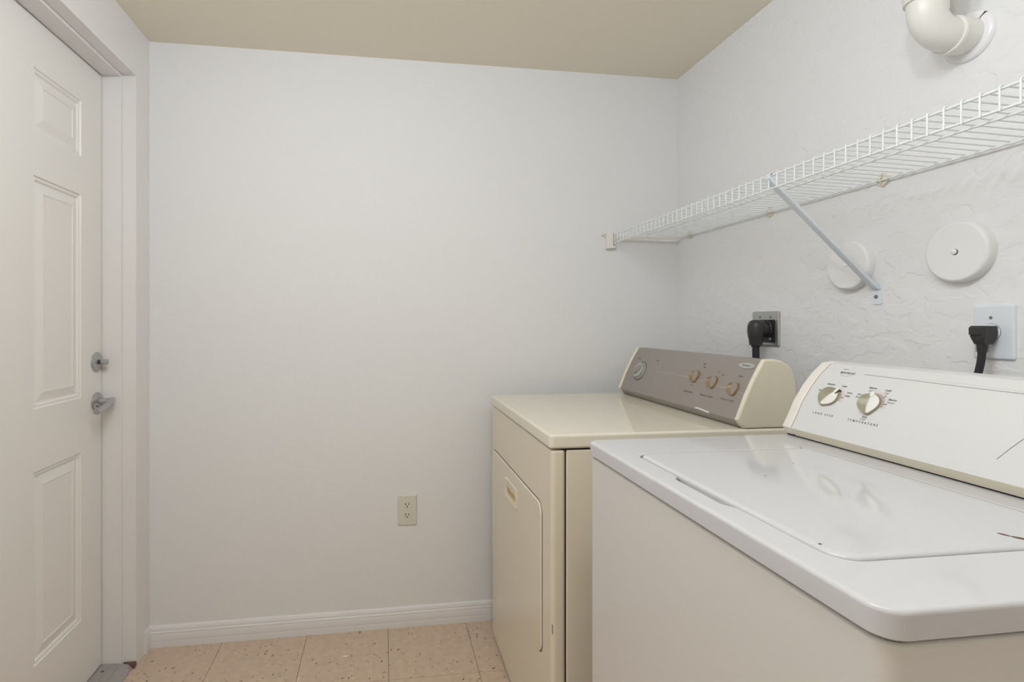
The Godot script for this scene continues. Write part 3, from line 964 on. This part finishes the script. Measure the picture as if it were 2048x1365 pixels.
		obj("pointer", prism(PackedVector2Array([Vector2(0.0130, -0.0046), Vector2(0.0245, -0.0034), Vector2(0.0245, 0.0030), Vector2(0.0130, 0.0034)]), 0.0, 0.0070, pf, 0.001, 2, false), M.knob_white, kb)
		if k[2] < 60:
			obj("pointer_mark", prism(PackedVector2Array([Vector2(0.0130, -0.0060), Vector2(0.0245, -0.0046), Vector2(0.0245, -0.0032), Vector2(0.0130, -0.0044)]), 0.0, 0.0068, pf), M.ink, kb)

# ------------------------------------------------------------------ wire shelf
func shelf():
	var za := -2.122
	var zb := -0.30
	var t := thing("wire_shelf", "long white ventilated wire shelf along the right wall above both appliances", "shelf", Vector3(1.262, 1.585, -1.2))
	var rail := func(called: String, x: float, y: float, r: float):
		obj(called, tube([Vector3(x, y, za), Vector3(x, y, zb)], r, 12), M.wire, t)
	rail.call("rail", 0.9715, 1.5905, 0.0024)
	rail.call("rail", 0.9715, 1.5575, 0.0024)
	rail.call("rail", 1.101, 1.5868, 0.0024)
	rail.call("rail", 1.2565, 1.5815, 0.0024)
	# one bent cross wire, repeated
	var zf := -0.3518
	var path := [Vector3(1.2595, 1.5857, zf), Vector3(1.101, 1.5908, zf), Vector3(0.9725, 1.5948, zf)]
	for i in 5:
		var a := PI / 2 * i / 4.0
		path.append(Vector3(0.9705 - 0.0032 * sin(a), 1.5948 - 0.0032 * (1 - cos(a)), zf))
	path.append(Vector3(0.9672, 1.5545, zf))
	var w := obj("cross_wire", tube(path, 0.0017, 8), M.wire, t)
	for k in range(1, 63):
		var c := MeshInstance3D.new()
		c.mesh = w.mesh
		c.material_override = M.wire
		c.position = Vector3(0, 0, -0.0283 * k)
		place(c, "cross_wire", t)
	obj("end_bar", rbox(Vector3(0.974, 1.5735, -2.1285), Vector3(1.2555, 1.5835, -2.122), 0.001), M.clip, t)
	# end bracket on the back wall
	var zw := back_z(0.95) + 0.0
	var e := thing("shelf_bracket", "small white plastic bracket screwed to the back wall, holding the shelf end", "bracket", Vector3(0.955, 1.56, zw))
	var bp := PackedVector2Array([Vector2(0.936, 1.531), Vector2(0.974, 1.534), Vector2(0.974, 1.598), Vector2(0.922, 1.598), Vector2(0.919, 1.588), Vector2(0.936, 1.580)])
	obj("body", prism(bp, zw, zw + 0.022, Transform3D.IDENTITY, 0.002, 2), M.clip, e)
	obj("slot", rbox(Vector3(0.9645, 1.545, zw + 0.0215), Vector3(0.9665, 1.596, zw + 0.0223), 0.0003, 1), M.dark, e)
	obj("slot", rbox(Vector3(0.9645, 1.5445, zw + 0.0215), Vector3(0.9705, 1.5485, zw + 0.0223), 0.0003, 1), M.dark, e)
	obj("screw", lathe([Vector2(0.0, 0.0), Vector2(0.003, 0.0), Vector2(0.002, 0.0012), Vector2(0.0, 0.0015)], frame(Vector3(0.9285, 1.5895, zw + 0.0215), Vector3.BACK), 14), M.screw, e)
	# wall clips
	var labels := ["small white plastic clip under the shelf's back edge, the one nearest the back wall corner", "small white plastic clip under the shelf's back edge, just left of the diagonal brace", "small white plastic clip under the shelf's back edge, right of the diagonal brace"]
	var zs := [-2.057, -1.600, -1.199]
	for i in 3:
		var z: float = zs[i]
		var c := thing("shelf_clip", labels[i], "clip", Vector3(XR, 1.58, z), "wall clips along the back edge of the wire shelf")
		var cp := PackedVector2Array([Vector2(-0.012, 1.588), Vector2(-0.004, 1.5995), Vector2(0.006, 1.5995), Vector2(0.0165, 1.586), Vector2(0.010, 1.572), Vector2(0.0, 1.5655), Vector2(-0.011, 1.573), Vector2(-0.0165, 1.582)])
		var fx := Transform3D(Basis(Vector3(0, 0, 1), Vector3(0, 1, 0), Vector3(-1, 0, 0)), Vector3(XR, 0, z))
		obj("body", prism(cp, 0.0, 0.0075, fx, 0.0015, 2, false), M.cream_clip, c)
		obj("hook", tube(smooth_path([Vector3(XR - 0.006, 1.571, z), Vector3(XR - 0.0095, 1.5755, z), Vector3(XR - 0.0148, 1.5800, z), Vector3(XR - 0.0135, 1.5868, z), Vector3(XR - 0.005, 1.5878, z)], 4), 0.0022, 8), M.cream_clip, c)
		obj("screw", lathe([Vector2(0.0, 0.0), Vector2(0.0035, 0.0), Vector2(0.0025, 0.0015), Vector2(0.0, 0.0018)], frame(Vector3(XR - 0.007, 1.5945, z + 0.001), Vector3.LEFT), 14), M.screw, c)
	# brace
	var b := thing("shelf_brace", "pale blue-white metal brace running diagonally from the wall up to the shelf front", "brace", Vector3(XR, 1.29, -1.222))
	var top := Vector3(0.9735, 1.577, -1.230)
	var low := Vector3(XR - 0.0085, 1.309, -1.217)
	var d := (top - low).normalized()
	var sx := Vector3(0, 0, 1)
	var sy := d.cross(sx).normalized()
	var loops := []
	# channel section: flat towards the room with rounded edges
	for q in [[low - d * 0.004, 0.5], [low, 0.85], [low + d * 0.012, 1.0], [top - d * 0.01, 1.0], [top, 0.9], [top + d * 0.012, 0.75]]:
		var l := PackedVector3Array()
		for v in rrect(Vector2(-0.0108, -0.0045), Vector2(0.0108, 0.0045), 0.004, 3):
			l.append(q[0] + sx * v.x + sy * v.y * q[1])
		loops.append(l)
	obj("strut", loft(loops), M.brace, b)
	# end curls over the front rail
	var hk := []
	for i in 7:
		var a := deg_to_rad(-70.0 + 40.0 * i)
		hk.append(Vector3(0.9715 - 0.0050 * cos(a), 1.5905 + 0.0052 * sin(a), 0))
	loops = []
	for q in hk:
		loops.append(PackedVector3Array([Vector3(q.x, q.y, -1.2375), Vector3(q.x, q.y, -1.2225), Vector3(q.x - 0.0011, q.y + 0.0006, -1.2225), Vector3(q.x - 0.0011, q.y + 0.0006, -1.2375)]))
	obj("hook", loft(loops), M.brace, b)
	var fx := Transform3D(Basis(Vector3(0, 0, 1), Vector3(0, 1, 0), Vector3(-1, 0, 0)), Vector3(XR, 0, -1.217))
	var foot := obj("foot", prism(rrect(Vector2(-0.0135, 1.266), Vector2(0.0135, 1.318), 0.004, 3), 0.0, 0.003, fx, 0.001, 2, false), M.brace, b)
	obj("screw", lathe([Vector2(0.0, 0.0), Vector2(0.0052, 0.0), Vector2(0.0045, 0.0018), Vector2(0.0, 0.0028)], frame(Vector3(XR - 0.003, 1.286, -1.219), Vector3.LEFT), 18), M.screw, foot)

# ------------------------------------------------------------------ things on the walls
func wall_things():
	var ex := Vector3.LEFT
	# round blank covers
	var cz := [-1.2895, -1.0125]
	var cl := ["round white blank cover on the wall, crossed by the diagonal shelf brace", "round white blank cover with a centre screw in full view, above the white outlet plate"]
	for i in 2:
		var at := Vector3(XR, 1.375, cz[i])
		var t := thing("wall_cover", cl[i], "cover", at, "round blank covers above the appliances")
		obj("plate", lathe([Vector2(0.0, 0.0), Vector2(0.0672, 0.0), Vector2(0.0672, 0.008), Vector2(0.0668, 0.015), Vector2(0.0655, 0.0192), Vector2(0.063, 0.0218), Vector2(0.060, 0.0227), Vector2(0.0, 0.0236)], frame(at, ex), 64), M.cover, t)
		var s := obj("screw", lathe([Vector2(0.0, 0.0), Vector2(0.0062, 0.0), Vector2(0.0062, 0.0015), Vector2(0.004, 0.003), Vector2(0.0, 0.0034)], frame(at + Vector3(-0.0236, 0, 0), ex), 20), M.cover, t)
		if i == 1:
			obj("dark_ring", lathe([Vector2(0.0, 0.0), Vector2(0.0068, 0.0), Vector2(0.0068, 0.0004), Vector2(0.0, 0.0004)], frame(at + Vector3(-0.0236, -0.0006, 0.0012), ex), 20), M.dark, s)  # dark disc set off down and sideways, showing as a crescent beside the screw
	# vent elbow
	var pc := Vector3(XR, 1.842, -1.0)
	var t := thing("pipe_elbow", "white plastic pipe elbow turning from the wall up towards the ceiling", "pipe", pc)
	var loops := []
	var cx := 1.158
	var R := 0.036
	# neck out of the wall, a short-radius bend, then the upward leg
	var path := [Vector3(XR, pc.y, pc.z), Vector3(cx + 0.062, pc.y, pc.z)]
	for i in 9:
		var a := PI / 2 * i / 8.0
		path.append(Vector3(cx + 0.055 - 0.055 * sin(a), pc.y + 0.055 - 0.055 * cos(a), pc.z))
	path.append(Vector3(cx, pc.y + 0.072, pc.z))
	obj("elbow", tube(path, R - 0.002, 40), M.pvc, t)
	obj("hub", lathe([Vector2(0.0, 0.0), Vector2(R - 0.002, 0.0), Vector2(R + 0.0025, 0.0015), Vector2(R + 0.0032, 0.005), Vector2(R + 0.0032, 0.05), Vector2(0.0, 0.05)], frame(Vector3(cx, pc.y + 0.066, pc.z), Vector3.UP, Vector3.RIGHT), 48), M.pvc, t)
	obj("hub", lathe([Vector2(0.0, 0.0), Vector2(R - 0.002, 0.0), Vector2(R + 0.0022, 0.001), Vector2(R + 0.0032, 0.004), Vector2(R + 0.0032, 0.007), Vector2(R + 0.0012, 0.0085), Vector2(R + 0.0012, 0.05), Vector2(0.0, 0.05)], frame(Vector3(cx + 0.054, pc.y, pc.z), Vector3.RIGHT), 48), M.pvc, t)
	obj("riser", tube([Vector3(cx, pc.y + 0.12, pc.z), Vector3(cx, CEIL - 0.001, pc.z)], R - 0.001, 40), M.pvc, t)
	obj("lug", tube([Vector3(cx + 0.024, pc.y + 0.040, pc.z + 0.020), Vector3(cx + 0.024, pc.y + 0.063, pc.z + 0.020)], 0.0072, 12), M.pvc, t)
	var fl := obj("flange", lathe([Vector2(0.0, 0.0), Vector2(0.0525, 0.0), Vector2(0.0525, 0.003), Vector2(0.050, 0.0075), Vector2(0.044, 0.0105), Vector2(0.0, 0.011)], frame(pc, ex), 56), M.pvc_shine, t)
	obj("split", prism(PackedVector2Array([Vector2(0.0365, -0.0009), Vector2(0.0515, -0.0009), Vector2(0.0515, 0.0009), Vector2(0.0365, 0.0009)]), 0.002, 0.0112, Transform3D(Basis(Vector3(0, sin(0.72), cos(0.72)), Vector3(0, cos(0.72), -sin(0.72)), Vector3(-1, 0, 0)), pc)), M.rust, fl)
	# steel two-gang plate with its dark receptacle
	var oc := Vector3(XR, 1.198, -1.620)
	t = thing("outlet_plate", "square steel outlet plate with a dark receptacle behind the dryer console", "outlet", oc)
	var fx := Transform3D(Basis(Vector3(0, 0, 1), Vector3(0, 1, 0), Vector3(-1, 0, 0)), Vector3(XR, 0, 0))
	obj("plate", prism(rrect(Vector2(-1.683, 1.1405), Vector2(-1.557, 1.2565), 0.006, 4), 0.0, 0.0065, fx, 0.005, 3, false), M.steel, t)
	var rc := obj("receptacle", prism(rrect(Vector2(-1.652, 1.153), Vector2(-1.5715, 1.2285), 0.006, 3), 0.004, 0.0085, fx, 0.001, 2, false), M.socket_dark, t)
	for q in [Vector2(-1.5935, 1.2375), Vector2(-1.6425, 1.2375)]:
		obj("screw", lathe([Vector2(0.0, 0.0), Vector2(0.0042, 0.0), Vector2(0.0035, 0.0015), Vector2(0.0, 0.002)], frame(Vector3(XR - 0.0064, q.y, q.x), ex), 16), M.screw, t)
	obj("mounting_screw", lathe([Vector2(0.0, 0.0), Vector2(0.0045, 0.0), Vector2(0.0035, 0.0015), Vector2(0.0, 0.002)], frame(Vector3(XR - 0.0084, 1.165, -1.5935), ex), 16), M.steel, rc)
	# heavy angled plug and cord
	var pl := Vector3(XR - 0.009, 1.1985, -1.607)
	t = thing("dryer_cord", "thick black cord with a bulky round angled plug in the steel outlet plate", "power cord", pl)
	obj("collar", lathe([Vector2(0.0, 0.0), Vector2(0.029, 0.0), Vector2(0.030, 0.0025), Vector2(0.030, 0.0065), Vector2(0.028, 0.009), Vector2(0.0, 0.009)], frame(pl, ex), 36), M.black, t)
	obj("neck", lathe([Vector2(0.0, 0.0), Vector2(0.024, 0.0), Vector2(0.0255, 0.006), Vector2(0.025, 0.022), Vector2(0.0, 0.024)], frame(pl + Vector3(-0.008, 0, 0), ex), 32), M.black, t)
	# right-angle body: a drum that narrows downwards to the cord
	loops = []
	var bx := pl.x - 0.040
	for s in [[0.0295, 0.004], [0.0285, 0.012], [0.025, 0.019], [0.018, 0.0245], [0.006, 0.0270], [-0.010, 0.0275], [-0.022, 0.0258], [-0.034, 0.0228], [-0.046, 0.0210], [-0.0535, 0.0205], [-0.0540, 0.0155], [-0.060, 0.0148], [-0.0605, 0.006]]:
		var l := PackedVector3Array()
		for v in circle(Vector2.ZERO, 1.0, 28):
			l.append(Vector3(bx + v.x * s[1] * 0.88, pl.y + s[0], pl.z + v.y * s[1]))
		loops.append(l)
	obj("plug_body", loft(loops), M.black, t)
	for q in [Vector2(-0.013, 0.017), Vector2(-0.024, -0.002)]:
		obj("screw", lathe([Vector2(0.0, 0.0), Vector2(0.0022, 0.0), Vector2(0.0, 0.001)], frame(Vector3(bx - 0.0215, pl.y + q.y, pl.z + q.x + 0.012), Vector3(-1, 0.25, 0.3)), 10), M.steel, t)
	obj("cord", tube(smooth_path([Vector3(bx, pl.y - 0.058, pl.z), Vector3(bx + 0.001, pl.y - 0.10, pl.z), Vector3(bx + 0.006, pl.y - 0.16, pl.z - 0.002), Vector3(bx + 0.014, pl.y - 0.28, pl.z - 0.01), Vector3(bx + 0.012, pl.y - 0.42, pl.z - 0.03)], 6), 0.0108, 16), M.black_cord, t)
	# white single plate
	t = thing("outlet_plate", "white single-socket outlet plate on the wall behind the washer", "outlet", Vector3(XR, 1.2, -0.951))
	obj("plate", prism(rrect(Vector2(-0.989, 1.1425), Vector2(-0.912, 1.2575), 0.0055, 4), 0.0, 0.0062, fx, 0.0045, 3, false), M.plate_white, t)
	var rf := frame(Vector3(XR - 0.0055, 1.1995, -0.9535), ex)
	var ws := obj("receptacle", lathe([Vector2(0.0, 0.0), Vector2(0.0172, 0.0), Vector2(0.0172, 0.0025), Vector2(0.016, 0.0034), Vector2(0.0, 0.0034)], rf, 40), M.plate_white, t)
	obj("rim", lathe([Vector2(0.0, 0.0), Vector2(0.0180, 0.0), Vector2(0.0180, 0.0008), Vector2(0.0, 0.0008)], rf, 40), M.ink, ws)
	obj("screw", lathe([Vector2(0.0, 0.0), Vector2(0.0035, 0.0), Vector2(0.0028, 0.0012), Vector2(0.0, 0.0016)], frame(Vector3(XR - 0.006, 1.2295, -0.9545), ex), 16), M.screw, t)
	# black flat plug
	var wp := Vector3(XR - 0.009, 1.1985, -0.9515)
	t = thing("washer_cord", "black cord with a ribbed flat plug in the white outlet plate", "power cord", wp)
	loops = []
	for s in [[0.0135, 0.0105, 0.030], [0.0140, 0.0125, 0.034], [0.0135, 0.0135, 0.036], [-0.004, 0.0140, 0.037], [-0.010, 0.0135, 0.036], [-0.016, 0.0118, 0.032], [-0.024, 0.0100, 0.026]]:
		var l := PackedVector3Array()
		for v in rrect(Vector2(-s[1], -0.5 * s[2]), Vector2(s[1], 0.5 * s[2]), 0.004, 3):
			l.append(Vector3(wp.x - 0.0185 - v.y, wp.y + s[0], wp.z + v.x))
		loops.append(l)
	obj("plug_body", loft(loops), M.black, t)
	obj("grip", rbox(Vector3(wp.x - 0.0415, wp.y - 0.005, wp.z - 0.0115), Vector3(wp.x - 0.034, wp.y + 0.0115, wp.z + 0.0115), 0.002), M.black, t)
	var nk := Vector3(wp.x - 0.022, wp.y - 0.022, wp.z)
	obj("relief", lathe([Vector2(0.0, 0.0), Vector2(0.0095, 0.0), Vector2(0.0075, 0.020), Vector2(0.0, 0.020)], frame(nk, Vector3.DOWN, Vector3.RIGHT), 20), M.black, t)
	for i in 4:
		obj("rib", lathe([Vector2(0.0, 0.0), Vector2(0.0102, 0.0), Vector2(0.0104, 0.0009), Vector2(0.0102, 0.0018), Vector2(0.0, 0.0018)], frame(nk + Vector3(0, -0.002 - 0.0044 * i, 0), Vector3.DOWN, Vector3.RIGHT), 20), M.black, t)
	obj("cord", tube(smooth_path([nk + Vector3(0, -0.012, 0), nk + Vector3(-0.001, -0.035, -0.001), nk + Vector3(-0.002, -0.06, -0.005), nk + Vector3(-0.004, -0.09, -0.011), nk + Vector3(-0.006, -0.16, -0.02), nk + Vector3(-0.006, -0.3, -0.03)], 6), 0.0068, 14), M.black_cord, t)
	# duplex outlet low on the back wall
	var zc := back_z(0.095)
	t = thing("outlet_plate", "ivory double outlet plate low on the plain back wall, left of the dryer", "outlet", Vector3(0.0957, 0.4655, zc))
	obj("plate", prism(rrect(Vector2(0.0575, 0.4045), Vector2(0.1345, 0.5265), 0.0055, 4), zc - 0.001, zc + 0.0065, Transform3D.IDENTITY, 0.0045, 3, false), M.ivory, t)
	for y in [0.4865, 0.4455]:
		var s := PackedVector2Array()
		for v in circle(Vector2.ZERO, 0.0172, 40):
			s.append(Vector2(0.0965 + v.x, y + clampf(v.y, -0.0138, 0.0138)))
		var r := obj("receptacle", prism(s, zc + 0.004, zc + 0.0078, Transform3D.IDENTITY, 0.0008, 2, false), M.ivory, t)
		obj("slot", rbox(Vector3(0.0880, y - 0.001, zc + 0.0076), Vector3(0.0910, y + 0.0085, zc + 0.0080), 0.0002, 1), M.dark, r)
		obj("slot", rbox(Vector3(0.1010, y - 0.0005, zc + 0.0076), Vector3(0.1035, y + 0.0075, zc + 0.0080), 0.0002, 1), M.dark, r)
		obj("ground_hole", lathe([Vector2(0.0, 0.0), Vector2(0.0028, 0.0), Vector2(0.0028, 0.0004), Vector2(0.0, 0.0004)], frame(Vector3(0.0964, y - 0.0065, zc + 0.0076), Vector3.BACK), 14), M.dark, r)
	obj("screw", lathe([Vector2(0.0, 0.0), Vector2(0.0028, 0.0), Vector2(0.002, 0.001), Vector2(0.0, 0.0013)], frame(Vector3(0.0962, 0.466, zc + 0.0064), Vector3.BACK), 14), M.ivory, t)
